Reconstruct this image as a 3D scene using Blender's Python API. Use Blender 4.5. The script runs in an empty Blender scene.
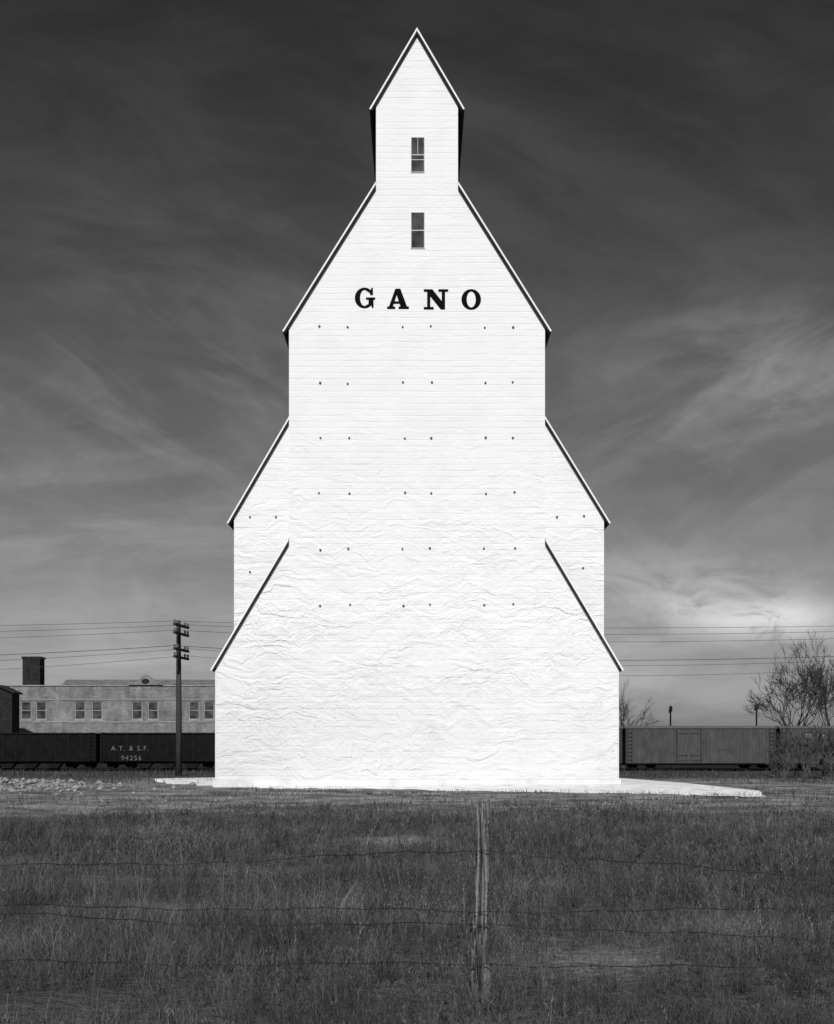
import bpy, math, random
import numpy as np
from mathutils import Vector, Matrix
random.seed(7); rng=np.random.default_rng(7)
sc=bpy.context.scene
col=sc.collection
F=1300.0; CX=417.0; HY=744.0; CH=1.66
def PX(px,py,Y): return ((px-CX)*Y/F, CH+(HY-py)*Y/F)
sc.view_settings.view_transform='Standard'; sc.view_settings.look='None'
sc.view_settings.exposure=0; sc.view_settings.gamma=1

# ---------------- camera
cd=bpy.data.cameras.new("camera"); cam=bpy.data.objects.new("camera",cd); col.objects.link(cam)
cam.location=(0,0,CH); cam.rotation_euler=(math.pi/2,0,0)
cd.sensor_fit='VERTICAL'; cd.sensor_height=36; cd.sensor_width=36
cd.lens=F/1024*36; cd.shift_y=(HY-512)/1024; cd.clip_end=6000; cd.clip_start=0.1
sc.camera=cam

# ---------------- node helpers
class NT:
    def __init__(s,nt): s.nt=nt
    def n(s,t,**k):
        x=s.nt.nodes.new(t)
        for a,b in k.items(): setattr(x,a,b)
        return x
    def put(s,sock,v):
        if hasattr(v,'is_output') or isinstance(v,bpy.types.NodeSocket): s.nt.links.new(v,sock)
        else: sock.default_value=v
    def m(s,op,a,b=None,c=None,clamp=False):
        x=s.n('ShaderNodeMath',operation=op); x.use_clamp=clamp
        s.put(x.inputs[0],a)
        if b is not None: s.put(x.inputs[1],b)
        if c is not None: s.put(x.inputs[2],c)
        return x.outputs[0]
    def noise(s,vec,scale=5,detail=4,rough=.55,dist=0.0):
        x=s.n('ShaderNodeTexNoise'); s.nt.links.new(vec,x.inputs['Vector'])
        x.inputs['Scale'].default_value=scale; x.inputs['Detail'].default_value=detail
        x.inputs['Roughness'].default_value=rough; x.inputs['Distortion'].default_value=dist
        return x.outputs['Fac']
    def comb(s,a,b,c=0.0):
        x=s.n('ShaderNodeCombineXYZ'); s.put(x.inputs[0],a); s.put(x.inputs[1],b); s.put(x.inputs[2],c); return x.outputs[0]
    def rng(s,v,a,b,c,d,smooth=False):
        x=s.n('ShaderNodeMapRange'); x.interpolation_type='SMOOTHSTEP' if smooth else 'LINEAR'
        s.put(x.inputs[0],v)
        for i,q in enumerate((a,b,c,d)): x.inputs[i+1].default_value=q
        return x.outputs[0]

def newmat(name,rough=.8,spec=.3):
    m=bpy.data.materials.new(name); m.use_nodes=True
    T=NT(m.node_tree); b=m.node_tree.nodes['Principled BSDF']
    b.inputs['Roughness'].default_value=rough
    b.inputs['Specular IOR Level'].default_value=spec
    tc=T.n('ShaderNodeTexCoord'); obj=tc.outputs['Object']
    geo=T.n('ShaderNodeNewGeometry'); pos=geo.outputs['Position']
    return m,T,b,obj,pos
def setcol(T,b,v):
    T.nt.links.new(T.comb(v,v,v),b.inputs['Base Color'])
def bump(T,b,h,dist=.01,strength=1.0):
    x=T.n('ShaderNodeBump'); x.inputs['Distance'].default_value=dist; x.inputs['Strength'].default_value=strength
    T.nt.links.new(h,x.inputs['Height']); T.nt.links.new(x.outputs[0],b.inputs['Normal'])
def scaled(T,vec,s):
    x=T.n('ShaderNodeMapping'); T.nt.links.new(vec,x.inputs[0]); x.inputs['Scale'].default_value=s; return x.outputs[0]
def noisy(name,lo,hi,scale=3,stretch=(1,1,1),rough=.85,bd=0.0,detail=4,spec=.1):
    m,T,b,obj,pos=newmat(name,rough,spec)
    n=T.noise(scaled(T,pos,stretch),scale,detail)
    setcol(T,b,T.rng(n,.3,.7,lo,hi))
    if bd: bump(T,b,n,bd)
    return m

# ---------------- materials
def wall_material():
    m,T,b,obj,pos=newmat("white_painted_wrinkled_siding",.6,.12)
    sp=T.n('ShaderNodeSeparateXYZ'); T.nt.links.new(pos,sp.inputs[0])
    x,y,z=sp.outputs
    xy=T.m('ADD',x,y)
    w=T.noise(T.comb(T.m('MULTIPLY',xy,.5),T.m('MULTIPLY',z,.5),y),1.0,2)
    zz=T.m('ADD',z,T.m('MULTIPLY',w,.10))
    q=T.m('DIVIDE',zz,.235)
    fr=T.m('FRACT',q); tri=T.m('ABSOLUTE',T.m('SUBTRACT',fr,.5))     # .5 at seam
    seam=T.rng(tri,.34,.5,0,1,True)
    cw=T.noise(T.comb(T.m('MULTIPLY',T.m('ROUND',q),3.7),T.m('MULTIPLY',xy,.35)),1.3,2)
    low=T.rng(z,5.0,15.0,1.0,.18,True)
    # soft crumples of the sheet cladding
    wa=T.noise(T.comb(T.m('MULTIPLY',xy,.7),T.m('MULTIPLY',z,.9),y),1.0,2)
    n1=T.noise(T.comb(T.m('MULTIPLY',xy,.8),T.m('ADD',T.m('MULTIPLY',z,3.0),T.m('MULTIPLY',wa,5.0)),y),1.0,3,.5,.5)
    n2=T.noise(T.comb(T.m('ADD',T.m('MULTIPLY',xy,1.9),T.m('MULTIPLY',z,.9)),T.m('SUBTRACT',T.m('MULTIPLY',z,2.2),T.m('MULTIPLY',xy,.8)),3.3),1.3,3,.5,.6)
    cr=T.m('POWER',T.rng(T.m('ABSOLUTE',T.m('SUBTRACT',n2,.5)),0,.13,1,0),1.7)
    patch=T.rng(T.noise(T.comb(T.m('MULTIPLY',xy,.35),T.m('MULTIPLY',z,.55),8.0),1.0,3),.35,.65,.25,1.0,True)
    h=T.m('MULTIPLY',T.m('MULTIPLY',n1,2.1),T.m('MULTIPLY',low,T.rng(patch,0,1,.6,1)))
    h=T.m('ADD',h,T.m('MULTIPLY',cr,T.m('MULTIPLY',T.m('MULTIPLY',low,patch),.30)))
    h=T.m('SUBTRACT',h,T.m('MULTIPLY',seam,T.rng(cw,.35,.65,.03,.14)))
    bump(T,b,h,.05,1.0)
    st=T.noise(T.comb(T.m('MULTIPLY',xy,.8),T.m('MULTIPLY',z,.6)),1.0,4)
    c=T.m('SUBTRACT',.755,T.rng(st,.45,.8,0,.05))
    c=T.m('SUBTRACT',c,T.m('MULTIPLY',seam,T.rng(cw,.35,.7,.0,.06)))
    c=T.m('SUBTRACT',c,T.rng(z,.3,7.0,.115,0.0,True))  # colour darkened towards the base to offset light bounced off the apron
    setcol(T,b,c); return m
M_wall=wall_material()
M_rake=noisy("white_trim_paint",.72,.8,6,rough=.6)
M_roof=noisy("dark_roofing",.02,.035,4)
M_letter=noisy("black_letter_paint",.004,.008,12,rough=.9,spec=.02)
M_glass,_T,_b,_o,_p=newmat("window_glass",.1,.4)
setcol(_T,_b,_T.rng(_T.noise(_p,1.3,2),.35,.65,.02,.08))
M_frame=noisy("window_frame_paint",.45,.6,8)
M_bolt=noisy("rusty_tie_plate",.10,.2,30,rough=.7)
M_conc=noisy("whitened_concrete",.55,.72,1.5,bd=.02)
M_black=noisy("black_car_paint",.004,.010,1.2,rough=.8,spec=.08)
M_iron=noisy("sooty_iron",.006,.014,3,rough=.8,spec=.08)
M_carpost=noisy("grey_car_frame",.02,.035,3,rough=.8)
M_white=noisy("faded_stencil_white",.09,.18,6)
M_pole=noisy("creosoted_pole_wood",.03,.06,4,(5,5,.5),bd=.01)
M_bark=noisy("grey_bark",.03,.06,6,(2,2,.6),bd=.02)
M_wire=noisy("dark_wire",.015,.04,20,rough=.8,spec=.05)
M_owire=noisy("overhead_wire_metal",.03,.05,2,rough=.6)
M_roofgrey=noisy("grey_car_roof",.09,.14,1.5)
M_placard=noisy("pale_placard",.25,.4,5)

def brick_mat():
    m,T,b,obj,pos=newmat("pale_brick",.9,.1)
    sp=T.n('ShaderNodeSeparateXYZ'); T.nt.links.new(pos,sp.inputs[0])
    br=T.n('ShaderNodeTexBrick'); T.nt.links.new(T.comb(T.m('ADD',sp.outputs[0],sp.outputs[1]),sp.outputs[2]),br.inputs['Vector'])
    br.inputs['Scale'].default_value=1.0; br.inputs['Brick Width'].default_value=.5; br.inputs['Row Height'].default_value=.18
    br.inputs['Mortar Size'].default_value=.02
    br.inputs['Color1'].default_value=(.18,)*3+(1,); br.inputs['Color2'].default_value=(.25,)*3+(1,); br.inputs['Mortar'].default_value=(.15,)*3+(1,)
    n=T.noise(pos,.5,5,.65); n2=T.noise(T.comb(sp.outputs[0],T.m('MULTIPLY',sp.outputs[2],.25)),1.1,4)
    mx=T.n('ShaderNodeSeparateColor'); T.nt.links.new(br.outputs['Color'],mx.inputs[0])
    setcol(T,b,T.m('MULTIPLY',T.m('MULTIPLY',mx.outputs[0],T.rng(n,.3,.7,.6,1.3)),T.rng(n2,.3,.7,.7,1.15)))
    return m
M_brick=brick_mat()
M_stone=noisy("pale_stone_trim",.20,.32,1.2)
M_darkbrick=noisy("sooty_brick",.012,.03,2)

def board_mat():
    m,T,b,obj,pos=newmat("vertical_board_siding",.8,.1)
    sp=T.n('ShaderNodeSeparateXYZ'); T.nt.links.new(pos,sp.inputs[0])
    fr=T.m('FRACT',T.m('DIVIDE',sp.outputs[0],.30))
    g=T.rng(fr,0,.3,0,1)
    n=T.noise(T.comb(T.m('MULTIPLY',sp.outputs[0],1.1),T.m('MULTIPLY',sp.outputs[2],.6)),1.2,5,.65)
    setcol(T,b,T.m('MULTIPLY',T.rng(n,.3,.7,.045,.085),T.rng(g,0,1,.72,1)))
    bump(T,b,g,.01); return m
M_board=board_mat()
M_doorb=noisy("door_boards",.05,.085,2,(3,1,.6))

# ---------------- mesh builder
class MB:
    def __init__(s): s.v=[]; s.f=[]
    def box(s,x0,x1,y0,y1,z0,z1):
        o=len(s.v)
        s.v+=[(x0,y0,z0),(x1,y0,z0),(x1,y1,z0),(x0,y1,z0),(x0,y0,z1),(x1,y0,z1),(x1,y1,z1),(x0,y1,z1)]
        s.f+=[tuple(o+i for i in q) for q in ((0,3,2,1),(4,5,6,7),(0,1,5,4),(1,2,6,5),(2,3,7,6),(3,0,4,7))]; return s
    def prism(s,pts,y0,y1):  # pts in xz
        o=len(s.v); n=len(pts)
        s.v+=[(x,y0,z) for x,z in pts]+[(x,y1,z) for x,z in pts]
        s.f.append(tuple(o+i for i in range(n))); s.f.append(tuple(o+n+i for i in reversed(range(n))))
        for i in range(n):
            j=(i+1)%n; s.f.append((o+i,o+n+i,o+n+j,o+j))
        return s
    def prismx(s,pts,x0,x1):  # pts in yz
        o=len(s.v); n=len(pts)
        s.v+=[(x0,y,z) for y,z in pts]+[(x1,y,z) for y,z in pts]
        s.f.append(tuple(o+i for i in range(n))); s.f.append(tuple(o+n+i for i in reversed(range(n))))
        for i in range(n):
            j=(i+1)%n; s.f.append((o+i,o+n+i,o+n+j,o+j))
        return s
    def tube(s,pts,rad,n=6,cap=True):
        pts=[Vector(p) for p in pts]; rings=[]
        if not isinstance(rad,(list,tuple)): rad=[rad]*len(pts)
        prev=None
        for i,p in enumerate(pts):
            d=(pts[min(i+1,len(pts)-1)]-pts[max(i-1,0)]).normalized()
            a=d.orthogonal().normalized() if prev is None else (prev-d*prev.dot(d)).normalized()
            prev=a; b=d.cross(a); o=len(s.v); rings.append(o)
            for k in range(n):
                t=2*math.pi*k/n; s.v.append(tuple(p+(a*math.cos(t)+b*math.sin(t))*rad[i]))
        for i in range(len(rings)-1):
            for k in range(n):
                k2=(k+1)%n
                s.f.append((rings[i]+k,rings[i]+k2,rings[i+1]+k2,rings[i+1]+k))
        if cap:
            s.f.append(tuple(rings[0]+k for k in reversed(range(n)))); s.f.append(tuple(rings[-1]+k for k in range(n)))
        return s
    def obj(s,name,mat,parent=None,fix=True,smooth=False,link=True):
        me=bpy.data.meshes.new(name); me.from_pydata(s.v,[],s.f); me.update()
        if fix:
            import bmesh
            bm=bmesh.new(); bm.from_mesh(me); bmesh.ops.recalc_face_normals(bm,faces=bm.faces); bm.to_mesh(me); bm.free()
        if mat: me.materials.append(mat)
        if smooth: me.polygons.foreach_set('use_smooth',[True]*len(me.polygons))
        o=bpy.data.objects.new(name,me); col.objects.link(o)
        if parent: o.parent=parent; o.matrix_parent_inverse=Matrix.Translation(-Vector(parent.location)) if parent.get('world_kids') else Matrix()
        return o
def top(name,loc,label,cat,world=False,group=None):
    e=bpy.data.objects.new(name,None); e.location=loc; e.empty_display_size=.5; col.objects.link(e)
    e['label']=label; e['category']=cat
    if group: e['group']=group
    if world: e['world_kids']=1
    return e
def clone(e,loc,label=None):
    n=e.copy(); col.objects.link(n); n.location=loc
    if label: n['label']=label
    def rec(src,dst):
        for c in list(src.children):
            k=c.copy(); k.parent=dst; col.objects.link(k); rec(c,k)
    rec(e,n); return n

# ---------------- world
sun_el=math.radians(38); az=math.radians(1.5)   # sun behind camera
S=Vector((-math.sin(az)*math.cos(sun_el),-math.cos(az)*math.cos(sun_el),math.sin(sun_el)))
w=bpy.data.worlds.new("World"); sc.world=w; w.use_nodes=True
T=NT(w.node_tree); bg=w.node_tree.nodes['Background']
sky=T.n('ShaderNodeTexSky'); sky.sky_type='NISHITA'; sky.sun_disc=False
sky.sun_elevation=sun_el; sky.sun_rotation=math.pi+az
sky.air_density=1.0; sky.dust_density=1.5; sky.ozone_density=1.0
tc=T.n('ShaderNodeTexCoord'); sp=T.n('ShaderNodeSeparateXYZ'); T.nt.links.new(tc.outputs['Generated'],sp.inputs[0])
dx,dy,dz=sp.outputs
dyc=T.m('MAXIMUM',dy,.25)
u=T.m('DIVIDE',dx,dyc); v=T.m('DIVIDE',dz,dyc)
def U(px): return (px-CX)/F
def V(py): return (HY-py)/F
def gauss(px,py,sx,sy):
    a=T.m('DIVIDE',T.m('SUBTRACT',u,U(px)),sx/F); b=T.m('DIVIDE',T.m('SUBTRACT',v,V(py)),sy/F)
    return T.m('EXPONENT',T.m('MULTIPLY',T.m('ADD',T.m('MULTIPLY',a,a),T.m('MULTIPLY',b,b)),-1.0))
def streak(deg,fa,fc,seed,lo=.42,hi=.72,dist=.6,detail=5,rough=.58):
    c,s_=math.cos(math.radians(deg)),math.sin(math.radians(deg))
    al=T.m('ADD',T.m('MULTIPLY',u,c),T.m('MULTIPLY',v,s_)); ac=T.m('SUBTRACT',T.m('MULTIPLY',v,c),T.m('MULTIPLY',u,s_))
    n=T.noise(T.comb(T.m('MULTIPLY',al,fa),T.m('MULTIPLY',ac,fc),seed),1.0,detail,rough,dist)
    return T.rng(n,lo,hi,0,1,True)
sepc=T.n('ShaderNodeSeparateColor'); T.nt.links.new(sky.outputs[0],sepc.inputs[0])
b0=T.m('MULTIPLY',T.m('POWER',sepc.outputs[0],2.3),.215)
base=T.m('MULTIPLY',T.m('DIVIDE',b0,T.m('ADD',1.0,T.m('DIVIDE',b0,5.0))),.88)
terms=[
 (.060, gauss(170,400,200,110), streak(-30,7,26,1.0,.38,.70,.6)),
 (.030,gauss(230,260,330,80), streak(-14,5,18,2.0,.40,.72,.6)),
 (.070,gauss(80,520,300,75), streak(4,5,32,3.0,.36,.68,.5)),
 (.13, gauss(790,365,150,60), streak(14,9,24,4.0,.28,.68,.9)),
 (.070, gauss(720,440,190,100), streak(30,7,22,5.0,.36,.68,.7)),
 (.15, gauss(660,585,150,34), streak(-12,14,30,6.0,.32,.60,.9)),
 (.40, gauss(765,618,85,19), streak(0,24,34,7.0,.30,.52,1.1)),
 (.15, gauss(420,660,800,75), streak(0,5,34,8.0,.20,.75,.5)),
 (.018, gauss(420,170,700,170), streak(-22,4,12,9.0,.35,.65,.7)),
]
tot=None
for k,g,n in terms:
    t=T.m('MULTIPLY',T.m('MULTIPLY',g,n),k*10)
    tot=t if tot is None else T.m('ADD',tot,t)
vn=T.noise(T.comb(T.m('MULTIPLY',u,9),T.m('MULTIPLY',v,22),4.4),1.0,6,.66,.8)
val=T.m('MULTIPLY',T.m('ADD',base,tot),T.rng(vn,.3,.7,.86,1.14))
T.nt.links.new(T.comb(val,val,val),bg.inputs['Color']); bg.inputs['Strength'].default_value=.1
sl=bpy.data.lights.new("sun",'SUN'); sl.energy=4.0; sl.angle=math.radians(.5)
so=bpy.data.objects.new("sun",sl); col.objects.link(so); so.rotation_euler=(-S).to_track_quat('-Z','Y').to_euler(); so.location=(-10,-20,40)

# ---------------- value noise
def vnoise(x,y,scale,seed):
    r=np.random.default_rng(seed); L=r.random((256,256))
    xs=np.asarray(x)*scale+1000; ys=np.asarray(y)*scale+1000
    xi=np.floor(xs).astype(int); yi=np.floor(ys).astype(int); fx=xs-xi; fy=ys-yi
    fx=fx*fx*(3-2*fx); fy=fy*fy*(3-2*fy)
    g=lambda a,b:L[a%256,b%256]
    return (g(xi,yi)*(1-fx)+g(xi+1,yi)*fx)*(1-fy)+(g(xi,yi+1)*(1-fx)+g(xi+1,yi+1)*fx)*fy
def gz(x,y):
    x=np.asarray(x,float); y=np.asarray(y,float)
    t=np.clip((y-76)/36,0,1); t=t*t*(3-2*t)
    near=np.clip((44-y)/10,0,1)*np.clip((y-4)/3,0,1)
    z=-.85*t+near*((vnoise(x,y,.25,3)-.5)*.10+(vnoise(x,y,1.1,4)-.5)*.05)
    heap=np.exp(-(((x+17.0)/4.0)**2+((y-50)/2.6)**2))
    z=z+heap*(.12+.30*vnoise(x,y,1.4,9))
    bank=np.exp(-((y-106)/5.0)**2)*(.05+.12*vnoise(x,y,.3,12))
    return z+bank
def bare(x,y):
    s=(np.exp(-(((x-1.5)/.8)**2+((y-10.2)/.9)**2))+np.exp(-(((x+.7)/1.2)**2+((y-22)/1.8)**2))+.8*np.exp(-(((x-2.9)/.7)**2+((y-11.8)/.6)**2))
      +.5*np.exp(-(((x+2.4)/.9)**2+((y-13)/.5)**2))+.6*np.exp(-(((x-6)/1.6)**2+((y-27)/1.5)**2))+.6*np.exp(-(((x+6)/1.6)**2+((y-25)/1.3)**2)))
    n=vnoise(x,y,1.3,71)*.6+vnoise(x,y,4.0,72)*.4
    return np.clip(s*1.3*(.35+1.1*n),0,1)

# ---------------- ground
xs=np.concatenate([-np.geomspace(2500,34,14),np.arange(-32,-6,.4),np.arange(-6,6,.12),np.arange(6,32.1,.4),np.geomspace(34,2500,14)])
ys=np.concatenate([[-300,-80,-20],np.arange(0,6,.4),np.arange(6,16,.12),np.arange(16,64,.4),np.arange(64,130,1.5),np.geomspace(132,4500,18)])
X,Yg=np.meshgrid(xs,ys); Z=gz(X,Yg)
nx,ny=len(xs),len(ys)
V_=np.stack([X.ravel(),Yg.ravel(),Z.ravel()],1)
i=np.arange(nx-1)[None,:]+np.arange(ny-1)[:,None]*nx
Fq=np.stack([i,i+1,i+nx+1,i+nx],-1).reshape(-1,4)
me=bpy.data.meshes.new("ground"); me.from_pydata(V_.tolist(),[],Fq.tolist()); me.update()
at_=me.attributes.new('bare','FLOAT','POINT'); at_.data.foreach_set('value',bare(X.ravel(),Yg.ravel()).astype(np.float32))
m,T,b,obj,pos=newmat("dry_ground",.95,.05)
n1=T.noise(pos,.35,5,.6); n2=T.noise(pos,7,4,.7); n4=T.noise(scaled(T,pos,(.8,.8,1)),.7,5,.65)
sp=T.n('ShaderNodeSeparateXYZ'); T.nt.links.new(pos,sp.inputs[0])
ba=T.n('ShaderNodeAttribute'); ba.attribute_name='bare'
yy_=T.m('ADD',sp.outputs[1],T.m('MULTIPLY',n1,10))
strip=T.m('MULTIPLY',T.rng(yy_,32,40,0,1,True),T.rng(sp.outputs[1],58,66,1,0,True))
cc=T.m('ADD',T.rng(n1,.3,.7,.05,.11),T.m('MULTIPLY',strip,T.rng(n4,.38,.64,.02,.26)))
cc=T.m('ADD',cc,T.m('MULTIPLY',ba.outputs['Fac'],.13))
cc=T.m('MULTIPLY',cc,T.rng(n2,.25,.75,.35,1.55))
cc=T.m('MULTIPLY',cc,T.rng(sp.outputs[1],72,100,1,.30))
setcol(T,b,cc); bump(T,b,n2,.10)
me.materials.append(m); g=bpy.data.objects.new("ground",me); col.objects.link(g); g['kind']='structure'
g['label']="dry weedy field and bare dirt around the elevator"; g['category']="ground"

# apron
front=[(-11.3,56.0),(-9.9,53.6),(-8.0,51.2),(-5.9,49.2),(-3,47.8),(0,46.5),(3.3,45.0),(6.65,43.4),(8.6,42.2),(10.3,41.0),(10.9,41.4)]
back=[(-11.7,57.5),(-11.3,58.5),(-9,60),(-6,60),(-3,60),(0,60),(3,60),(7,60),(9.2,59),(10.6,51.6),(11.3,43.0)]
vv=[];ff=[];K=14
fb=[]
for t in np.linspace(0,1,140):
    q=t*(len(front)-1); k=min(int(q),len(front)-2); r=q-k
    a=np.array(front[k])*(1-r)+np.array(front[k+1])*r; c=np.array(back[k])*(1-r)+np.array(back[k+1])*r
    a[1]+=1.6*(vnoise(a[0],0,1.1,21)-.5)+1.2*(vnoise(a[0],0,4,22)-.5)
    fb.append((a,c))
for a,c in fb:
    for j in range(K):
        r=j/(K-1); p=a*(1-r)+c*r
        edge=min(1,r*3)
        vv.append((p[0],p[1],float(gz(p[0],p[1]))+.01+.11*edge))
for i_ in range(len(fb)-1):
    for j in range(K-1):
        o=i_*K+j; ff.append((o,o+K,o+K+1,o+1))
me=bpy.data.meshes.new("pavement"); me.from_pydata(vv,[],ff); me.update()
m,T,b,obj,pos=newmat("pale_limey_gravel",.9,.05)
n1=T.noise(pos,1.6,5,.65); n2=T.noise(pos,14,3,.7)
setcol(T,b,T.m('MULTIPLY',T.rng(n1,.34,.54,.55,.82),T.rng(n2,.3,.7,.88,1.05))); bump(T,b,n2,.03)
me.materials.append(m)
o=bpy.data.objects.new("pavement",me); col.objects.link(o); o['kind']='structure'; o['label']="pale whitened apron around the elevator foot"; o['category']="pavement"

# ---------------- grain elevator
Y0=50.0; YR=49.86; YB=64.0; t_=.105
E=top("grain_elevator",(0,57,0),"tall white wooden grain elevator with stepped gabled roofs","grain elevator",world=True)
def hp(px,py,Y): return (px*Y/F, CH+(HY-py)*Y/F)
def under(p0,p1,x,t=t_):
    s=(p1[1]-p0[1])/(p1[0]-p0[0]); return p0[1]+s*(x-p0[0])-t*math.sqrt(1+s*s)-.01
tw=41*Y0/F; mw=128*Y0/F; lw=201*Y0/F
TA=hp(0,28,YR); TE=hp(47.5,109,YR)
MS=hp(41,182,YR); ME=hp(134.5,331,YR)
LS=hp(128,538,YR); LE=hp(206.5,670,YR)
MS=(tw+.003,MS[1]); LS=(mw+.003,LS[1])
half=[(lw,.30),(lw,under(LS,LE,lw)),(mw,under(LS,LE,mw)),(mw,under(MS,ME,mw)),(tw,under(MS,ME,tw)),(tw,under(TA,TE,tw)),(0,under(TA,TE,0))]
outl=half+[(-x,z) for x,z in reversed(half[:-1])]
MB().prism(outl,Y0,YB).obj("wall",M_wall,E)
MB().box(-lw-.1,lw+.1,Y0-.12,YB+.1,-.25,.297).obj("foundation",M_conc,E)
def slab_pts(p0,p1,t):
    s=(p1[1]-p0[1])/(p1[0]-p0[0]); L=math.hypot(1,s); n=(-abs(s)/L,-1/L)
    return [p0,p1,(p1[0]+n[0]*t,p1[1]+n[1]*t),(p0[0],p0[1]-t*L)]
def gable(p0,p1,t):
    a=slab_pts(p0,p1,t)
    return [a[0],a[1],a[2],a[3],(-a[2][0],a[2][1]),(-a[1][0],a[1][1])]
def addroof(p0,p1,yf,yb,sides,gab=False,rk=.06,nm="roof"):
    if gab:
        MB().prism(gable(p0,p1,t_),yf,yb).obj(nm,M_roof,E)
        MB().prism(gable((0,p0[1]+.012),(p1[0]+.008,p1[1]),rk),yf-.03,yf-.002).obj("rake_board",M_rake,E)
        return
    for sg in sides:
        q=[(sg*x,z) for x,z in slab_pts(p0,p1,t_)]
        MB().prism(q,yf,yb).obj(nm,M_roof,E)
        q=[(sg*x,z+.012) for x,z in slab_pts(p0,(p1[0]+.008,p1[1]-.012),rk)]
        MB().prism(q,yf-.03,yf-.002).obj("rake_board",M_rake,E)
addroof(TA,TE,YR,YB+.2,None,True)
addroof(MS,ME,YR,YB+.2,(1,-1))
addroof(LS,LE,YR,YB+.2,(1,-1))
YW=52.0; YWR=51.86
for sg,ex,wx_ in ((1,193.5,187),(-1,190.0,183)):
    WS=hp(123,409,YWR); WE=hp(ex,523,YWR); WS=(mw+.003,WS[1]); ww=wx_*YW/F
    pts=[(mw-.3,.1),(ww,.1),(ww,under(WS,WE,ww)),(mw-.3,under(WS,WE,mw-.3))]
    MB().prism([(sg*x,z) for x,z in pts],YW,YB-1).obj("side_wing",M_wall,E)
    addroof(WS,WE,YWR,YB-.8,(sg,))
for sg in (1,-1):
    MB().box(min(sg*(lw+.004),sg*(lw+.03)),max(sg*(lw+.004),sg*(lw+.03)),Y0-.02,Y0+.14,.31,half[1][1]-.1).obj("corner_board",M_rake,E)

def window(px0,px1,py0,py1,style):
    x0,z1=PX(px0,py0,Y0); x1,z0=PX(px1,py1,Y0)
    fr=MB(); f=.028
    fr.box(x0-f,x0,Y0-.03,Y0-.004,z0-f,z1+f).box(x1,x1+f,Y0-.03,Y0-.004,z0-f,z1+f)
    fr.box(x0,x1,Y0-.03,Y0-.004,z1,z1+f)
    fr.box(x0,x1,Y0-.03,Y0-.004,z0-f,z0)
    W=fr.obj("window",M_frame,E)
    zm=(z0+z1)/2
    sh=MB(); sh.box(x0,x1,Y0-.022,Y0-.006,zm-.018,zm+.018)
    if style: sh.box((x0+x1)/2-.008,(x0+x1)/2+.008,Y0-.018,Y0-.006,zm+.018,z1-.001); sh.box(x0+.001,x1-.001,Y0-.018,Y0-.006,zm-.2,zm-.175)
    s2=sh.obj("sash",M_frame); s2.parent=W
    for a,b_ in ((z0,zm-.018),(zm+.018,z1)):
        gl=MB().box(x0,x1,Y0-.012,Y0-.005,a,b_).obj("pane",M_glass); gl.parent=W
window(411.5,424,138,172,True); window(411.5,424,213,248,False)

rows=[327,383,438,493,549,605]; cols_=[320,349,404,431,485,514]
pm=None
def plate(x,y,z):
    global pm
    if pm is None:
        mb=MB(); mb.tube([(0,0,0),(0,-.02,0)],.046,8); mb.tube([(0,-.02,0),(0,-.07,0)],.022,6); o=mb.obj("tie_plate",M_bolt,E); pm=o.data
    else:
        o=bpy.data.objects.new("tie_plate",pm); col.objects.link(o); o.parent=E; o.matrix_parent_inverse=Matrix.Translation(-Vector(E.location))
    o.location=(x,y,z); o.scale=(random.uniform(.85,1.1),)*3
for r in rows:
    for c in cols_:
        x,z=PX(c+random.uniform(-1.5,1.5),r+random.uniform(-1,1),Y0); plate(x,Y0-.002,z)
for c,r in ((250,517),(276,517),(557,517),(584,516),(250,572),(583,568),(558,572)):
    x,z=PX(c,r,YW); plate(x,YW-.002,z)

# letters
def ell(cx,cy,rx,ry,a0,a1,n=28):
    return [(cx+rx*math.cos(math.radians(a0+(a1-a0)*k/n)),cy+ry*math.sin(math.radians(a0+(a1-a0)*k/n))) for k in range(n+1)]
Gp=ell(9.5,10,9.7,10.3,50,312)+[(16.4,2.4),(16.9,0),(18.6,0),(18.6,8.2),(20.3,8.2),(20.3,10.5),(11,10.5),(11,8.2),(13.5,8.2),(13.5,3.9)]+ell(9.5,10,4.4,8.0,302,60)+[(14.4,15.4),(15.6,12.8),(18.0,12.8),(18.0,20.1),(16.4,20.1)]
Ap=[(-.4,0),(-.4,2.5),(1.5,2.5),(7.8,20.3),(12.9,20.3),(19.5,2.5),(21.4,2.5),(21.4,0),(11.1,0),(11.1,2.5),(13.0,2.5),(12.1,5.2),(6.3,5.2),(5.4,2.5),(7.7,2.5),(7.7,0)]
Ah=[(7.2,7.6),(11.2,7.6),(9.2,14.0)]
Np=[(-.2,20.2),(8.3,20.2),(17.7,8.5),(17.7,17.7),(14.4,17.7),(14.4,20.2),(24.2,20.2),(24.2,17.7),(21.1,17.7),(21.1,0),(16.8,0),(6.3,13.0),(6.3,2.5),(9.7,2.5),(9.7,0),(-.2,0),(-.2,2.5),(3.1,2.5),(3.1,17.7),(-.2,17.7)]
Oo=ell(9.7,10,9.8,10.3,0,350,35); Oi=ell(9.7,10,4.5,8.0,0,350,35)
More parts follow.
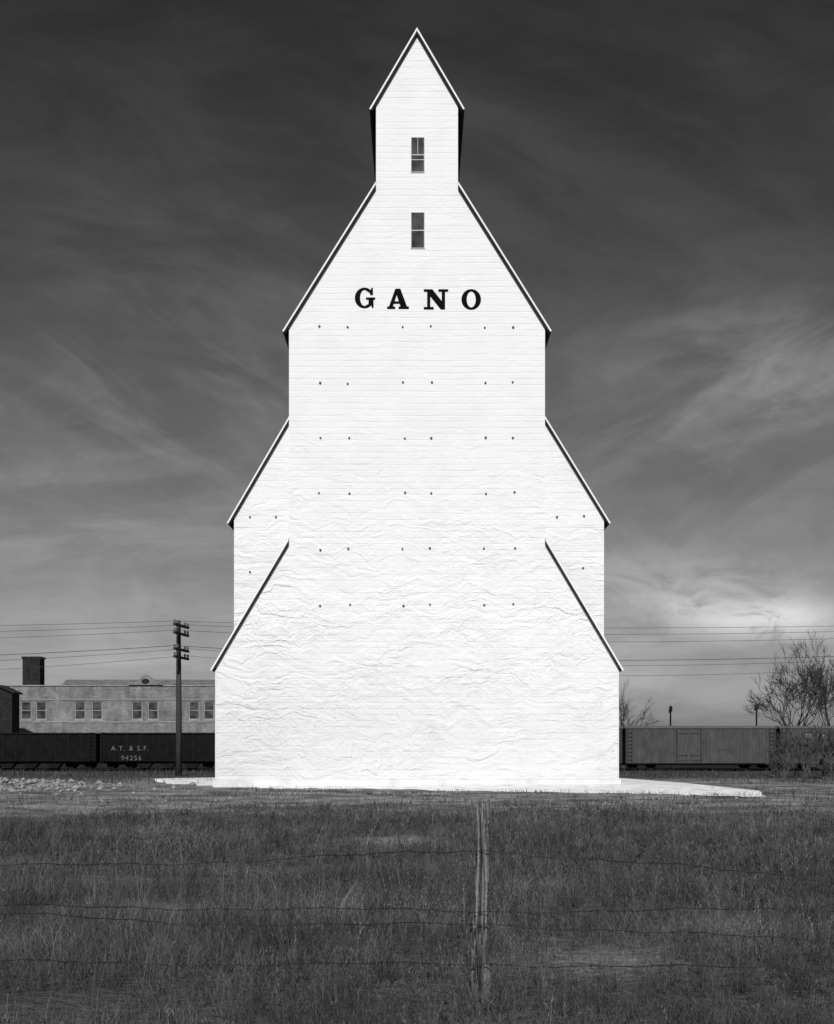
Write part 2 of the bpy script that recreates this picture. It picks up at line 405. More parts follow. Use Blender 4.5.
def glyph(polys,px,py):
    cu=bpy.data.curves.new("letter",'CURVE'); cu.dimensions='2D'; cu.fill_mode='BOTH'; cu.extrude=.004
    for P in polys:
        s=cu.splines.new('POLY'); s.points.add(len(P)-1); s.use_cyclic_u=True
        for k,(a,b_) in enumerate(P): s.points[k].co=(a/26,b_/26,0,1)
    oc=bpy.data.objects.new("tmp",cu); col.objects.link(oc)
    dg=bpy.context.evaluated_depsgraph_get(); me=bpy.data.meshes.new_from_object(oc.evaluated_get(dg))
    bpy.data.objects.remove(oc)
    me.materials.clear(); me.materials.append(M_letter)
    x,z=PX(px,py,Y0)
    me.transform(Matrix.Translation((x,Y0-.009,z))@Matrix.Rotation(math.pi/2,4,'X'))
    o=bpy.data.objects.new("letter",me); col.objects.link(o); o.parent=E; o.matrix_parent_inverse=Matrix.Translation(-Vector(E.location)); return o
for P,px,py,l in (([Gp],355,308,"black slab serif letter G"),([Ap,Ah],387.5,309,"black slab serif letter A"),([Np],424,309.5,"black slab serif letter N"),([Oo,Oi],461.5,309.5,"black slab serif letter O")):
    glyph(P,px,py)['label']=l

# ---------------- railway
ZR=-.85; YT=120.0; sT=F/YT
tr=MB()
tr.box(-160,160,YT-.79,YT-.72,ZR+.12,ZR+.27); tr.box(-160,160,YT+.72,YT+.79,ZR+.12,ZR+.27)
for k in range(-130,131): tr.box(k*.6-.11,k*.6+.11,YT-1.3,YT+1.3,ZR-.05,ZR+.12)
o=tr.obj("railway_track",M_iron); o['kind']='structure'; o['label']="steel rails on sleepers behind the elevator"; o['category']="railway track"
RT=.27
def truck(parent,x):
    mb=MB(); mb.box(x-1.2,x+1.2,-1.12,-.98,.45,.72); mb.box(x-1.2,x+1.2,.98,1.12,.45,.72); mb.box(x-.25,x+.25,-.98,.98,.35,.6)
    tk=mb.obj("truck",M_iron,parent)
    for xx in (x-.85,x+.85):
        w_=MB(); 
        for yy in (-.75,.75): w_.tube([(xx,yy-.06,.42),(xx,yy+.06,.42)],.42,16)
        w_.tube([(xx,-.69,.42),(xx,.69,.42)],.07,8)
        o=w_.obj("wheel",M_iron); o.parent=tk
def ladder(e,x,y,H,mat):
    ld=MB()
    for s in (-.2,.2): ld.box(x+s-.02,x+s+.02,y-.04,y,.6,H)
    for k in range(8): ld.box(x-.18,x+.18,y-.03,y-.01,.8+k*.35,.84+k*.35)
    ld.obj("ladder",mat,e)
def hopper(px0,px1):
    L=(px1-px0)/sT; e=top("hopper_car",((px0+px1)/2/sT-CX/sT,YT,ZR+RT),"black open hopper rail car with ribbed sides","rail car",group="freight cars standing on the track")
    h=L/2; H=CH+(HY-733)/sT-(ZR+RT)
    b=MB()
    b.box(-h,h,-1.45,-1.39,.65,H); b.box(-h,h,1.39,1.45,.65,H); b.box(-h,-h+.06,-1.39,1.39,.65,H-.1); b.box(h-.06,h,-1.39,1.39,.65,H-.1)
    b.box(-h+.06,h-.06,-1.39,1.39,.85,.92)
    b.obj("body",M_black,e)
    n=11
    for k in range(n):
        x=-h+.1+(2*h-.2)*k/(n-1); MB().box(x-.06,x+.06,-1.52,-1.452,.65,H-.12).obj("rib",M_iron,e)
    rl=MB(); rl.box(-h,h,-1.55,-1.452,H-.11,H+.02); rl.obj("top_rail",M_iron,e)
    MB().box(-h-.3,h+.3,-.25,.25,.45,.64).obj("underframe",M_iron,e)
    for x in (-h*.35,0.0,h*.35): MB().prism([(x-.9,.64),(x+.9,.64),(x+.35,.05),(x-.35,.05)],-1.2,-.26).obj("hopper_bottom",M_iron,e)
    truck(e,-h+1.7); truck(e,h-1.7)
    for x in (-h+.35,h-.35): ladder(e,x,-1.57,H,M_iron)
    return e,h,H
def cartext(parent,txt,x,z,size):
    cu=bpy.data.curves.new("t",'FONT'); cu.body=txt; cu.size=size; cu.extrude=.004; cu.space_character=1.3
    oc=bpy.data.objects.new("tmp",cu); col.objects.link(oc); dg=bpy.context.evaluated_depsgraph_get()
    me=bpy.data.meshes.new_from_object(oc.evaluated_get(dg)); bpy.data.objects.remove(oc)
    me.materials.clear(); me.materials.append(M_white); me.transform(Matrix.Rotation(math.pi/2,4,'X'))
    o=bpy.data.objects.new("lettering",me); col.objects.link(o); o.parent=parent; o.location=(x,-1.56,z); return o
hA,_,_=hopper(-32,100); 
hB,h,H=hopper(104,236); hB['label']="black open hopper rail car with white stencilled lettering"
cx=170
cartext(hB,"A.T. & S.F.",(115-cx)/sT,CH+(HY-750.5)/sT-(ZR+RT),.6)
cartext(hB,"94256",(125-cx)/sT,CH+(HY-760)/sT-(ZR+RT),.6)

def boxcar(px0,px1,lab,boards,placards=()):
    L=(px1-px0)/sT; e=top("box_car",((px0+px1)/2/sT-CX/sT,YT,ZR+RT),lab,"rail car",group="freight cars standing on the track")
    h=L/2; H=CH+(HY-727.5)/sT-(ZR+RT)
    MB().box(-h,h,-1.42,1.42,.5,H-.1).obj("body",M_board,e)
    rf=MB(); rf.prismx([(-1.5,H-.1),(-1.5,H-.02),(-.8,H+.1),(0,H+.15),(.8,H+.1),(1.5,H-.02),(1.5,H-.1)],-h-.08,h+.08)
    rf.obj("roof",M_roofgrey,e)
    dc=-1.1
    for s,(a,b_) in enumerate(((dc-1.05,dc-.02),(dc+.02,dc+1.05))):
        D=MB().box(a,b_,-1.46,-1.425,.75,H-.25).obj("door",M_doorb,e)
        for zz in (1.15,H-.6):
            hg=MB().box(a+.08,b_-.08,-1.48,-1.463,zz,zz+.05); o=hg.obj("hinge",M_iron); o.parent=D
    for x in (dc-1.11,dc+1.11,-h+.05,h-.05):
        MB().box(x-.045,x+.045,-1.45,-1.423,.55,H-.1).obj("post",M_carpost,e)
    MB().box(-h,h,-1.5,-1.475,.40,.495).obj("side_sill",M_iron,e)
    for x in (-h+.4,h-.4): ladder(e,x,-1.5,H,M_carpost)
    MB().box(-h-.3,h+.3,-.25,.25,.3,.495).obj("underframe",M_iron,e)
    truck(e,-h+1.7); truck(e,h-1.7)
    for x in boards: MB().box(x-.5,x+.5,-1.455,-1.424,1.7,2.6).obj("route_board",M_doorb,e)
    for x,z in placards: MB().box(x-.3,x+.3,-1.455,-1.424,z,z+.4).obj("placard",M_placard,e)
    return e
boxcar(476,620,"grey wooden box car behind the elevator",(2.6,))
boxcar(623,772,"grey wooden refrigerator box car with hinged double doors",(1.9,))
boxcar(775.5,924,"grey wooden box car with small pale placards, partly hidden by scrub",(),((-4.2,2.75),(-3.1,2.75)))

# ---------------- brick building beyond tracks
YBk=170.0; sB=F/YBk
def bx(px): return (px-CX)/sB
def bz(py): return CH+(HY-py)/sB
BB=top("brick_building",(bx(100),YBk,ZR),"long two storey pale brick building with paired sash windows","building",world=True)
cent=[-34,-18,26,41,80,97,137,153,194,209,251,267,308,324]
wl=MB(); zb,zt=bz(719.5),bz(701.5); x_l,x_r=bx(-60),bx(350)
wl.box(x_l,x_r,YBk,YBk+.5,ZR-.3,zb); wl.box(x_l,x_r,YBk,YBk+.5,zt,bz(686))
px=x_l
for c in cent: wl.box(px,bx(c-5.3),YBk,YBk+.5,zb,zt); px=bx(c+5.3)
wl.box(px,x_r,YBk,YBk+.5,zb,zt)
wl.box(x_l,x_r,YBk+13.5,YBk+14,ZR-.3,bz(686)); wl.box(x_l,x_l+.5,YBk+.5,YBk+13.5,ZR-.3,bz(686)); wl.box(x_r-.5,x_r,YBk+.5,YBk+13.5,ZR-.3,bz(686))
wl.obj("wall",M_brick,BB)
MB().box(x_l+.5,x_r-.5,YBk+.5,YBk+13.5,bz(691),bz(690)).obj("roof",M_roof,BB)
for n_,(ya,z0_,z1_) in enumerate(((-.12,686,685),(-.08,700,699.2),(-.08,722.6,721.4))):
    MB().box(x_l-.1,x_r+.1,YBk+ya,YBk-.003 if n_ else YBk+.6,bz(z0_)+.003,bz(z1_)).obj("cornice",M_stone,BB)
pd=MB()
pd.prism([(bx(129),bz(684.9)),(bx(163),bz(684.9)),(bx(161),bz(682.5)),(bx(154),bz(680.5)),(bx(150),bz(676.8)),(bx(146),bz(674.5)),(bx(142),bz(676.8)),(bx(138),bz(680.5)),(bx(131),bz(682.5))],YBk-.3,YBk+.5)
PD=pd.obj("pediment",M_brick,BB)
o=MB().prism([(bx(146+4*math.cos(a*math.pi/6)),bz(681.3+2.6*math.sin(a*math.pi/6))) for a in range(12)],YBk-.36,YBk-.303).obj("medallion",M_darkbrick,None); o.parent=PD
MB().prismx([(YBk+2,bz(690)+.01),(YBk+7,bz(677)),(YBk+12,bz(690)+.01)],bx(52),bx(330)).obj("roof",noisy("grey_tile_roof",.10,.18,1.5),BB)
for c in cent:
    x0,x1=bx(c-5.3),bx(c+5.3)
    f=MB(); q=.12
    f.box(x0,x0+q,YBk+.1,YBk+.2,zb,zt).box(x1-q,x1,YBk+.1,YBk+.2,zb,zt).box(x0+q,x1-q,YBk+.1,YBk+.2,zt-q,zt).box(x0+q,x1-q,YBk+.1,YBk+.2,zb,zb+q).box(x0+q,x1-q,YBk+.1,YBk+.2,(zb+zt)/2-.05,(zb+zt)/2+.05)
    f.box(x0-.1,x1+.1,YBk-.07,YBk-.003,zb-.2,zb-.003)
    W=f.obj("window",M_stone,BB)
    gl=MB().box(x0+q,x1-q,YBk+.16,YBk+.19,zb+q,(zb+zt)/2-.05).box(x0+q,x1-q,YBk+.16,YBk+.19,(zb+zt)/2+.05,zt-q).obj("pane",M_glass); gl.parent=W
kk_=(YBk+1.5)/F
x0,x1=(22.5-CX)*kk_,(40-CX)*kk_; zc=CH+(HY-658.5)*kk_; zc2=CH+(HY-656.5)*kk_
C=MB().box(x0,x1,YBk+1.5,YBk+3.6,bz(690)+.01,zc).obj("chimney",M_darkbrick,BB)
o=MB().box(x0-.12,x1+.12,YBk+1.38,YBk+3.72,zc+.003,zc2).obj("chimney_cap",M_darkbrick); o.parent=C
YS=160.0; sS=F/YS
def s_x(p): return (p-CX)/sS
def s_z(p): return CH+(HY-p)/sS
SH=top("shed",(s_x(0),YS,ZR),"dark low shed with black pitched roof beside the brick building","shed",world=True)
MB().prism([(s_x(-45),ZR-.2),(s_x(12),ZR-.2),(s_x(12),s_z(692)),(s_x(-2),s_z(686)),(s_x(-45),s_z(686))],YS,YS+3).obj("wall",M_darkbrick,SH)
rr=MB(); rr.prism([(s_x(15),s_z(692.3)),(s_x(-2),s_z(684.6)),(s_x(-48),s_z(684.6)),(s_x(-48),s_z(686)+.01),(s_x(-2),s_z(686)+.01),(s_x(15),s_z(693.7))],YS-.3,YS+3.3); rr.obj("roof",M_roof,SH)

# ---------------- telegraph poles + wires
YP=67.0; sP=F/YP
px0=(178.5-CX)/sP; ztop=CH+(HY-620.5)/sP
P=top("telegraph_pole",(px0,YP,0),"tall wooden telegraph pole with short crossarms and insulators","pole",group="telegraph poles along the railway")
MB().tube([(0,0,-.3),(.02,0,3),(0,0,ztop)],[.17,.15,.11],10).obj("post",M_pole,P,smooth=True)
armz=[ztop-.28,ztop-.70,ztop-1.52,ztop-1.92]
wirepts=[]
for a in armz:
    ang=math.radians(82)
    R=Matrix.Rotation(ang,4,'Z')
    mb=MB().box(-1.15,1.15,-.06-.15,.06-.15,-.06,.06); mb.v=[tuple((R@Vector(p))+Vector((-.0,0,a))) for p in mb.v]
    am=mb.obj("crossarm",M_pole,P)
    for s in (-1.05,-.6,.6,1.05):
        q=R@Vector((s,-.15,0)); i_=MB().tube([(q.x,q.y,a+.05),(q.x,q.y,a+.1),(q.x,q.y,a+.2),(q.x,q.y,a+.24)],[.015,.05,.06,.03],8).obj("insulator",M_roofgrey); i_.parent=am
        wirepts.append((q.x,q.y,a+.15))
clone(P,(px0+44,YP,0)); clone(P,(px0-44,YP,0))
sel=[0,3,5,8,11,14]
for k in sel:
    x,y,z=wirepts[k]
    for s0 in (-1,0):
        pts=[]
        for j in range(25):
            t=j/24; pts.append((px0+x+44*(s0+t),YP+y,z-4*(.35+.05*k)*t*(1-t)))
        o=MB().tube(pts,.012 if k!=8 else .018,4,False).obj("overhead_wire",M_owire)
        o['label']="thin overhead telegraph wire strung between wooden poles"; o['category']="wire"; o['group']="telegraph wires"

def sigpost(px,pyt,Y,lab,wd):
    s=F/Y; x=(px-CX)/s; zt=CH+(HY-pyt)/s
    e=top("signal_post",(x,Y,ZR),lab,"signal post",group="small posts behind the rail cars")
    MB().tube([(0,0,-.1),(0,0,zt-ZR)],.09,8).obj("post",M_iron,e)
    MB().prism([(-wd,zt-ZR-.75),(wd*.8,zt-ZR-.6),(wd,zt-ZR-.15),(0,zt-ZR+.05),(-wd*.6,zt-ZR-.1)],-.13,.13).obj("signal_head",M_iron,e)
sigpost(670.5,706,140,"thin dark signal post with a lamp head",.2); sigpost(756.5,704,140,"thin dark signal post with a lamp head",.26)

# ---------------- trees
def tree(name,x,y,z,h,lab,spread=.55,seed=1,depth=6,rmin=.018,lean=0,cat="tree",r0=None,trunk_frac=.22,mat=None,ratio=(.62,.85),up=.12,wide=1.0,nbc=(2,3,3,4),half_w=None):
    R=random.Random(seed); e=top(name,(x,y,z),lab,cat)
    r0=r0 or h*.02; tk=MB(); cr=MB()
    def br(p,d,L,r,k):
        pts=[p]; rad=[r]; q=p.copy(); dd=d.copy(); n=4
        for i in range(n):
            dd=(dd+Vector((R.gauss(0,.12),R.gauss(0,.12),R.gauss(0.03,.07)))).normalized(); q=q+dd*L/n; pts.append(q.copy()); rad.append(max(rmin*.8,r*(1-.4*(i+1)/n)))
        (tk if k==0 else cr).tube(pts,rad,7 if k==0 else (5 if k<3 else 3),False)
        if k>=depth: return
        nb=5 if k==0 else R.choice(nbc)
        for j in range(nb):
            t=R.uniform(.3,1) if j else 1; idx=max(1,min(n,round(t*n)))
            a=R.uniform(0,2*math.pi) if k else j*2*math.pi/nb+R.uniform(-.4,.4); sp_=R.uniform(.35,.95)*spread*1.3
            ax=dd.orthogonal().normalized(); ax=Matrix.Rotation(a,3,dd)@ax
            nd=(dd+ax*sp_*1.1+Vector((0,0,up))).normalized()
            br(pts[idx],nd,L*R.uniform(*ratio),max(rmin,rad[idx]*R.uniform(.6,.8)),k+1)
    br(Vector((0,0,-.1)),Vector((lean,0,1)).normalized(),h*trunk_frac,r0,0)
    zm=max(p[2] for p in cr.v); f=h/zm
    xmin=-min(p[0] for p in cr.v)*f
    if half_w: wide=half_w/xmin
    wide=min(wide,1.6)
    for mb in (tk,cr): mb.v=[(p[0]*f*wide,p[1]*f*wide,p[2]*f) for p in mb.v]
    tk.obj("trunk",mat or M_bark,e,fix=False); cr.obj("crown",mat or M_bark,e,fix=False)
    return e
def at(px,Y): return (px-CX)*Y/F
tree("bare_tree",at(795,135),135,ZR,13.6,"tall leafless tree with a wide spread of fine twigs",.60,14,7,.020,-.02,ratio=(.68,.9),trunk_frac=.2,nbc=(2,2,3,3),half_w=5.2)
tree("bare_tree",at(836,130),130,ZR,14.2,"leafless tree with dense fine branching",.55,17,7,.020,ratio=(.68,.9),trunk_frac=.2,nbc=(2,2,3,3),half_w=4.2)
tree("bare_tree",at(623,135),135,ZR,9.4,"slim leafless tree beside the elevator",.42,8,6,.010,ratio=(.65,.85),nbc=(2,2,3))
tree("bare_tree",at(728,230),230,ZR,5.6,"small distant leafless tree behind the rail cars",.8,6,5,.03)
M_scrub=noisy("dry_scrub_twigs",.035,.10,5)
k=0
for px,Y,hh in ((774,66,2.0),(784,63,2.3),(793,64,2.7),(803,62,2.5),(812,65,2.9),(822,62,2.6),(834,60,2.6),(806,58,1.7),(785,57,1.3),(828,56,1.4)):
    k+=1; tree("scrub_bush",at(px,Y),Y,-.02,hh,"leafless tangled scrub bush at the edge of the track",.55,20+k,5,.008,0,"bush",r0=.028,trunk_frac=.2,mat=M_scrub,up=.3,nbc=(2,3,3))

# ---------------- grass
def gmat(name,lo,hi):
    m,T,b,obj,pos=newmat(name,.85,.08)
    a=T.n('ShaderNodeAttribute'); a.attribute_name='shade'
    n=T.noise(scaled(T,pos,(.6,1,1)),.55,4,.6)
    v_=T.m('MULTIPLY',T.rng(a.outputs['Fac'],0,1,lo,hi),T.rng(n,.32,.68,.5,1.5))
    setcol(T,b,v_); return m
def mesh_np(name,V,quads,tris,shade,mat):
    me=bpy.data.meshes.new(name); me.vertices.add(len(V)); me.vertices.foreach_set('co',V.astype(np.float32).ravel())
    nq,nt=len(quads),len(tris); nl=nq*4+nt*3
    me.loops.add(nl); me.loops.foreach_set('vertex_index',np.concatenate([quads.ravel(),tris.ravel()]).astype(np.int32))
    me.polygons.add(nq+nt); ls=np.concatenate([np.arange(nq)*4,nq*4+np.arange(nt)*3]).astype(np.int32)
    me.polygons.foreach_set('loop_start',ls)
    me.update(calc_edges=True)
    at_=me.attributes.new('shade','FLOAT','POINT'); at_.data.foreach_set('value',shade.astype(np.float32))
    me.materials.append(mat); o=bpy.data.objects.new(name,me); col.objects.link(o); return o
def scatter(y0,y1,dens):
    n=int(dens*(y1-y0)*2*(.33*(y0+y1)/2*1.2+1.5))
    y=rng.uniform(y0,y1,n*2); hw=.33*y*1.2+1.5; m_=rng.random(n*2)<hw/hw.max(); y=y[m_][:n]; hw=hw[m_][:n]
    x=rng.uniform(-1,1,len(y))*hw; return x,y
def edgekeep(x,y):  # ragged, patchy far limit of the vegetation
    lim=26.5+7.5*vnoise(x,x*0,.22,91)+5*(vnoise(x,y,.7,92)-.5)+4*(vnoise(x,y,2.0,93)-.5)
    return rng.random(len(x))<np.clip((lim+1.5-y)/3.0,.04,1)
def blades(x,y,z,h,wd,lean,shade,dirx=None,diry=None):
    n=len(x); a=rng.uniform(0,2*np.pi,n); la=rng.uniform(0,2*np.pi,n)
    wx=np.cos(a)*wd/2; wy=np.sin(a)*wd/2
    if dirx is None: lx=np.cos(la)*lean*h; ly=np.sin(la)*lean*h
    else: lx=dirx*lean*h; ly=diry*lean*h
    V=np.zeros((n,5,3))
    V[:,0]=np.stack([x-wx,y-wy,z],1); V[:,1]=np.stack([x+wx,y+wy,z],1)
    V[:,2]=np.stack([x+wx*.75+lx*.35,y+wy*.75+ly*.35,z+h*.55],1); V[:,3]=np.stack([x-wx*.75+lx*.35,y-wy*.75+ly*.35,z+h*.55],1)
    V[:,4]=np.stack([x+lx,y+ly,z+h*(1-lean*.25)],1)
    b=np.arange(n)[:,None]*5
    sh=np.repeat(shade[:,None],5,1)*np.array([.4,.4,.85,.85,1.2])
    return V.reshape(-1,3),b+np.array([[0,1,2,3]]),b+np.array([[3,2,4]]),sh.ravel()
Vs=[];Qs=[];Ts=[];Ss=[];off=0
def push(r):
    global off
    V,Q,T_,S_=r; Vs.append(V); Qs.append(Q+off); Ts.append(T_+off); Ss.append(S_); off+=len(V)
for (a,b_,d,h0,wd) in ((5.6,8,1600,.14,.0026),(8,12,1000,.15,.0035),(12,18,560,.15,.005),(18,26,290,.16,.0075),(26,38,150,.14,.010),(38,45,7,.07,.013)):
    x,y=scatter(a,b_,d)
    cl=vnoise(x,y,.45,31)*.45+vnoise(x,y,1.7,32)*.55
    keep=(rng.random(len(x))<np.clip(cl*2.4-.40,.08,1))&(rng.random(len(x))>bare(x,y)*.93)&edgekeep(x,y)
    x,y,cl=x[keep],y[keep],cl[keep]
    h=h0*(.25+cl*1.4)*rng.uniform(.4,1.5,len(x))*(1.35 if a<12 else 1)**(x<-.5); sh=np.clip(rng.normal(.40,.20,len(x)),.06,1.1)*(.55+.9*vnoise(x,y,.9,33))
    push(blades(x,y,gz(x,y),h,wd*rng.uniform(.6,1.3,len(x)),rng.uniform(.05,1.5,len(x)),sh))
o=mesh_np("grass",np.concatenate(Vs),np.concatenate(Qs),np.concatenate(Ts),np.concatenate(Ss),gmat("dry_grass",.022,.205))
o['kind']='stuff'; o['label']="dense dry grass covering the field"; o['category']="grass"
# scrubby weeds
Vs=[];Qs=[];Ts=[];Ss=[];off=0
for (a,b_,d,wd,ns,nl) in ((5.6,9,38,.0024,14,52),(9,15,25,.0036,11,38),(15,24,14,.0062,8,22),(24,37,6.5,.009,7,14),(37,46,.35,.012,7,10)):
    x,y=scatter(a,b_,d); cl=vnoise(x,y,.35,51); k_=(rng.random(len(x))<cl*2.0-.25)&(rng.random(len(x))>bare(x,y))&edgekeep(x,y); x,y=x[k_],y[k_]
    n=len(x); H=rng.uniform(.14,.46,n)*(.5+.9*vnoise(x,y,.5,52)); 
    if a<10: H*=1.0+.35*(x<-.3)
    H=np.where(y>27,H*.6,H)
    W=H*rng.uniform(.4,1.0,n); psh=np.clip(rng.normal(.44,.26,n),.06,1.1)
    X_=np.repeat(x,ns);Y_=np.repeat(y,ns);h=np.repeat(H,ns)*rng.uniform(.6,1.1,n*ns);w_=np.repeat(W,ns)
    an=rng.uniform(0,2*np.pi,n*ns); ln=rng.uniform(0,1,n*ns)*w_/h
    push(blades(X_+rng.normal(0,.015,n*ns),Y_+rng.normal(0,.015,n*ns),gz(X_,Y_),h,np.full(n*ns,wd),ln,np.repeat(psh,ns)*.85,np.cos(an),np.sin(an)))
    m_=nl; N=n*m_
    X_=np.repeat(x,m_);Y_=np.repeat(y,m_);H_=np.repeat(H,m_);W_=np.repeat(W,m_)
    t=rng.uniform(.15,1.0,N)**.8; r=W_*np.sqrt(rng.random(N))*(.35+.65*np.sin(np.pi*np.clip(t,.1,.9))); aa=rng.uniform(0,2*np.pi,N)
    push(blades(X_+np.cos(aa)*r,Y_+np.sin(aa)*r,gz(X_,Y_)+H_*t*.92,.026*rng.uniform(.4,1.6,N)*(1 if a<15 else 1.5),np.full(N,wd*1.35),rng.uniform(.1,2.2,N),np.clip(np.repeat(psh,m_)*rng.uniform(.5,1.5,N)*(.5+t*.6),0,1.6)))
# solitary tall pale stalks with seed spikes
for (a,b_,d,wd) in ((5.6,9,5,.0028),(9,15,3.2,.004),(15,24,1.2,.006)):
    x,y=scatter(a,b_,d); k_=rng.random(len(x))<vnoise(x,y,.6,81)*1.3; x,y=x[k_],y[k_]; n=len(x)
    h=rng.uniform(.30,.66,n); an=rng.uniform(0,6.28,n); ln=rng.uniform(0,.45,n); ps=rng.uniform(.4,1.1,n)
    push(blades(x,y,gz(x,y),h,np.full(n,wd),ln,ps,np.cos(an),np.sin(an)))
    m_=14; N=n*m_; t=rng.uniform(.4,1.0,N); X_=np.repeat(x,m_);Y_=np.repeat(y,m_);H_=np.repeat(h,m_);A_=np.repeat(an,m_);L_=np.repeat(ln,m_)
    bend=L_*H_*t*t
    push(blades(X_+np.cos(A_)*bend+rng.normal(0,.008,N),Y_+np.sin(A_)*bend+rng.normal(0,.008,N),gz(X_,Y_)+H_*t*(1-L_*.25),.026*rng.uniform(.6,1.6,N),np.full(N,wd*1.3),rng.uniform(.3,1.6,N),np.repeat(ps,m_)*rng.uniform(.7,1.3,N)))
n=260; an=rng.uniform(0,6.28,n); r=np.abs(rng.normal(0,.13,n))+.03; x=.402+np.cos(an)*r; y=8.02+np.sin(an)*r*.8
push(blades(x,y,gz(x,y),rng.uniform(.06,.27,n),np.full(n,.0034),rng.uniform(.05,.9,n),np.clip(rng.normal(.42,.25,n),.08,1.1)))
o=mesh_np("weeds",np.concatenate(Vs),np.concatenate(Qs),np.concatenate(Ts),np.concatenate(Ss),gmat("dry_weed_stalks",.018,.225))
o['kind']='stuff'; o['label']="scrubby dry weeds scattered through the grass"; o['category']="weeds"
# weeds along the track
Vs=[];Qs=[];Ts=[];Ss=[];off=0
n=14000; x=rng.uniform(-26,28,n); y=rng.uniform(53,76,n); kk=(np.abs(x)>8.6)&(rng.random(n)<vnoise(x,y,.5,61)*1.3)&~((x>8)&(x<12.5)&(y<61)); x,y=x[kk],y[kk]
push(blades(x,y,gz(x,y),rng.uniform(.08,.34,len(x))*(.4+vnoise(x,y,.3,62)),np.full(len(x),.028),rng.uniform(.1,.8,len(x)),np.clip(rng.normal(.4,.22,len(x)),.05,1)))
n=12000; x=rng.uniform(-50,50,n); y=rng.uniform(100,112,n); kk=(rng.random(n)<vnoise(x,y,.5,63)*1.5); x,y=x[kk],y[kk]
push(blades(x,y,gz(x,y),rng.uniform(.1,.35,len(x))*(.3+vnoise(x,y,.2,64)),np.full(len(x),.07),rng.uniform(.1,.8,len(x)),np.clip(rng.normal(.12,.1,len(x)),.02,1)))
nc=300; cxs=rng.uniform(-17,17,nc); cys=rng.uniform(29,49,nc); kk=~((np.abs(cxs)<9)&(cys>45.5-.28*cxs)); cxs,cys=cxs[kk],cys[kk]; nc=len(cxs); m_=44
s_=rng.uniform(.1,.42,nc); X_=np.repeat(cxs,m_)+rng.normal(0,1,nc*m_)*np.repeat(s_,m_)*1.5; Y_=np.repeat(cys,m_)+rng.normal(0,1,nc*m_)*np.repeat(s_,m_)
push(blades(X_,Y_,gz(X_,Y_),rng.uniform(.04,.20,nc*m_)*(.5+np.repeat(s_,m_)*2.0),np.full(nc*m_,.014),rng.uniform(.1,1.1,nc*m_),np.clip(np.repeat(rng.uniform(.2,1.0,nc),m_)*rng.uniform(.6,1.4,nc*m_),.05,1.3)))
o=mesh_np("trackside_weeds",np.concatenate(Vs),np.concatenate(Qs),np.concatenate(Ts),np.concatenate(Ss),gmat("trackside_weed",.014,.16))
o['kind']='stuff'; o['label']="low weeds in the dirt and along the railway"; o['category']="weeds"
# rubble
rb=MB(); R=random.Random(4)
for k in range(620):
    if k<420: x=R.gauss(-15.2,2.4); y=R.gauss(48.0,1.8)
    else: x=R.uniform(-16,17); y=R.uniform(31,46)
    s=R.uniform(.03,.17)*(1 if k<420 else .5); z=float(gz(x,y))
    ax=[R.uniform(.6,1.3)*s for _ in range(3)]; o_=len(rb.v)
    for (i0,j0,k0) in ((1,0,0),(-1,0,0),(0,1,0),(0,-1,0),(0,0,1),(0,0,-.5),(.6,.6,.5),(-.6,.5,.6),(.6,-.6,.4),(-.6,-.6,.5)):
        rb.v.append((x+i0*ax[0]*R.uniform(.8,1.2),y+j0*ax[1]*R.uniform(.8,1.2),z+k0*ax[2]*.8+.02))
    for f in ((0,6,8),(0,2,6),(2,7,6),(1,7,2),(1,9,7),(3,9,1),(3,8,9),(0,8,3),(4,6,7),(4,7,9),(4,9,8),(4,8,6)): rb.f.append(tuple(o_+q for q in f))
o=rb.obj("rubble",noisy("pale_rubble",.12,.3,3)); o['kind']='stuff'; o['label']="low heap of pale broken rubble and clods"; o['category']="rubble"

# ---------------- fence
YF=8.1; fx=(481.5-CX)/F*YF
FE=top("barbed_wire_fence",(fx,YF,0),"barbed wire fence on a weathered split wood post in the grass","fence")
def post(seed):
    R=np.random.default_rng(seed); n=22; rows_=80; mb=MB(); Ht=1.33
    prof=1+R.normal(0,.12,n); prof[3]*=.66; prof[9]*=.8; prof[14]*=.66; prof[17]*=.70; prof[19]*=.8
    topj=R.uniform(-.12,.0,n)
    for r in range(rows_):
        t=r/(rows_-1)
        rad=.053-.019*t**1.3
        rad*=1+.18*math.exp(-((t-.47)/.03)**2)-.12*math.exp(-((t-.60)/.04)**2)+.08*math.exp(-((t-.28)/.05)**2)
        cxx=.014*math.sin(t*4.2+seed)+.006*math.sin(t*13); cyy=.01*math.cos(t*4)
        for k in range(n):
            a=2*math.pi*k/n; q=rad*prof[k]*(1+.13*math.sin(t*9+k*2.1)+R.normal(0,.04))
            z=-.2+(Ht+.2)*t+(topj[k]*max(0,(t-.88)/.12))
            mb.v.append((cxx+q*math.cos(a),cyy+q*math.sin(a),z))
    for r in range(rows_-1):
        for k in range(n):
            k2=(k+1)%n; mb.f.append((r*n+k,r*n+k2,(r+1)*n+k2,(r+1)*n+k))
    mb.f.append(tuple((rows_-1)*n+k for k in range(n)))
    return mb
m,T,b,obj,pos=newmat("split_weathered_post",.9,.05)
n=T.noise(scaled(T,obj,(1,1,.04)),62,5,.75); n2=T.noise(scaled(T,obj,(1,1,.4)),10,5,.6)
sp=T.n('ShaderNodeSeparateXYZ'); T.nt.links.new(obj,sp.inputs[0])
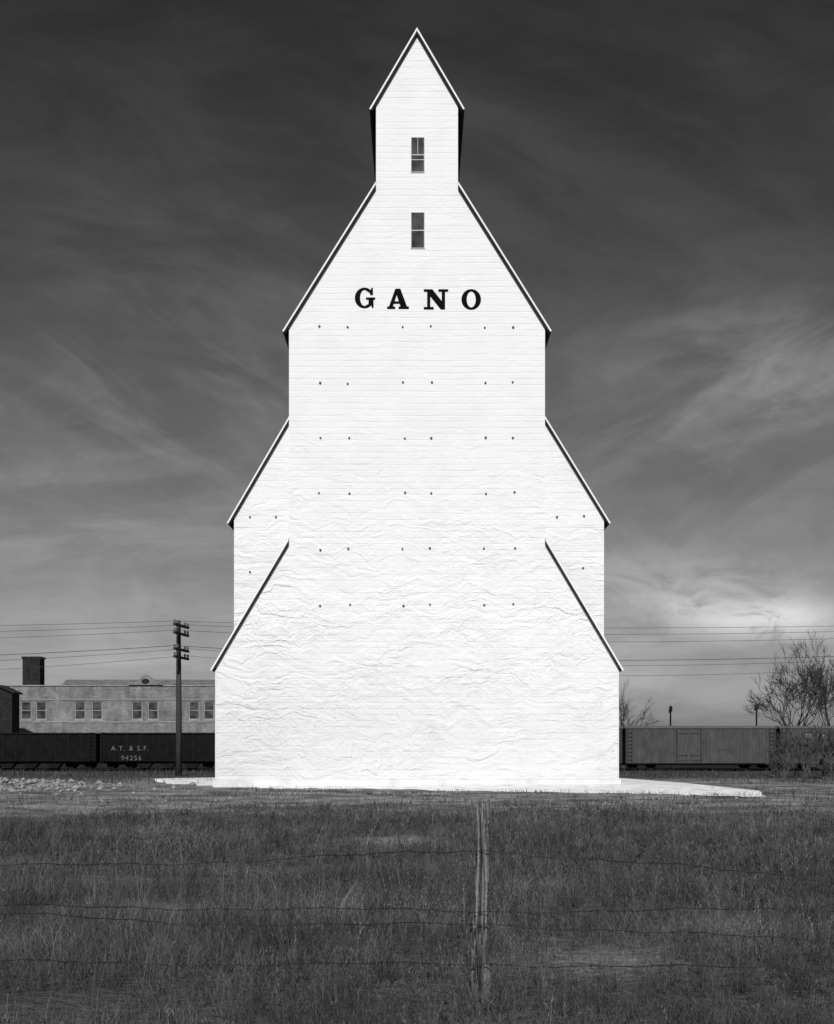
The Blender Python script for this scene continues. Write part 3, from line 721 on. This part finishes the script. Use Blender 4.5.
setcol(T,b,T.m('MULTIPLY',T.m('MULTIPLY',T.rng(n,.41,.58,.02,.28),T.rng(n2,.3,.7,.45,1.35)),T.rng(sp.outputs[2],0,.5,.6,1))); bump(T,b,n,.02)
for xo,sd in ((0,3),(-4.3,5),(4.6,8)):
    p=post(sd).obj("post",m,FE); p.location=(xo,0,0)
def wire(zs,yo):
    xs_=np.arange(-4.3,4.6,.012); z=np.interp(xs_,[q[0] for q in zs],[q[1] for q in zs])
    z=z+.010*np.sin(xs_*3+yo*40)+.005*np.sin(xs_*11+yo*90)+.002*np.sin(xs_*37)
    mb=MB()
    for ph in (0,math.pi):
        pts=[(float(a),yo+.0020*math.cos(a*140+ph),float(c)+.0020*math.sin(a*140+ph)) for a,c in zip(xs_,z)]
        mb.tube(pts,.0018,3,False)
    for a in np.arange(-4.2,4.5,.125):
        zz=float(np.interp(a,xs_,z))
        for q in range(2):
            th=random.uniform(0,math.pi); d=Vector((random.uniform(-.4,.4),math.cos(th),math.sin(th))).normalized()*.016
            c=Vector((a+q*.006,yo,zz)); mb.tube([c-d,c+d],.0013,3,False)
        mb.tube([(a-.008,yo,zz),(a+.010,yo,zz)],.0042,5)
    mb.obj("barbed_wire",M_wire,FE,fix=False)
def wz(py): return CH-(py-HY)*YF/F
def wx(px): return (px-481.5)/F*YF
wire([(-4.3,wz(872)),(wx(0),wz(866)),(wx(240),wz(860)),(wx(400),wz(853)),(0,wz(849)),(wx(640),wz(862)),(wx(834),wz(880)),(4.6,wz(878))],-.062)
wire([(-4.3,wz(902)),(wx(0),wz(905)),(wx(240),wz(907)),(0,wz(910)),(wx(834),wz(908)),(4.6,wz(905))],-.066)
wire([(-4.3,wz(906)),(wx(0),wz(912)),(wx(180),wz(921)),(wx(350),wz(924)),(0,wz(922)),(wx(600),wz(928)),(wx(834),wz(940)),(4.6,wz(942))],-.072)
wire([(-4.3,wz(958)),(wx(0),wz(960)),(wx(300),wz(963)),(0,wz(962)),(wx(834),wz(968)),(4.6,wz(965))],-.064)
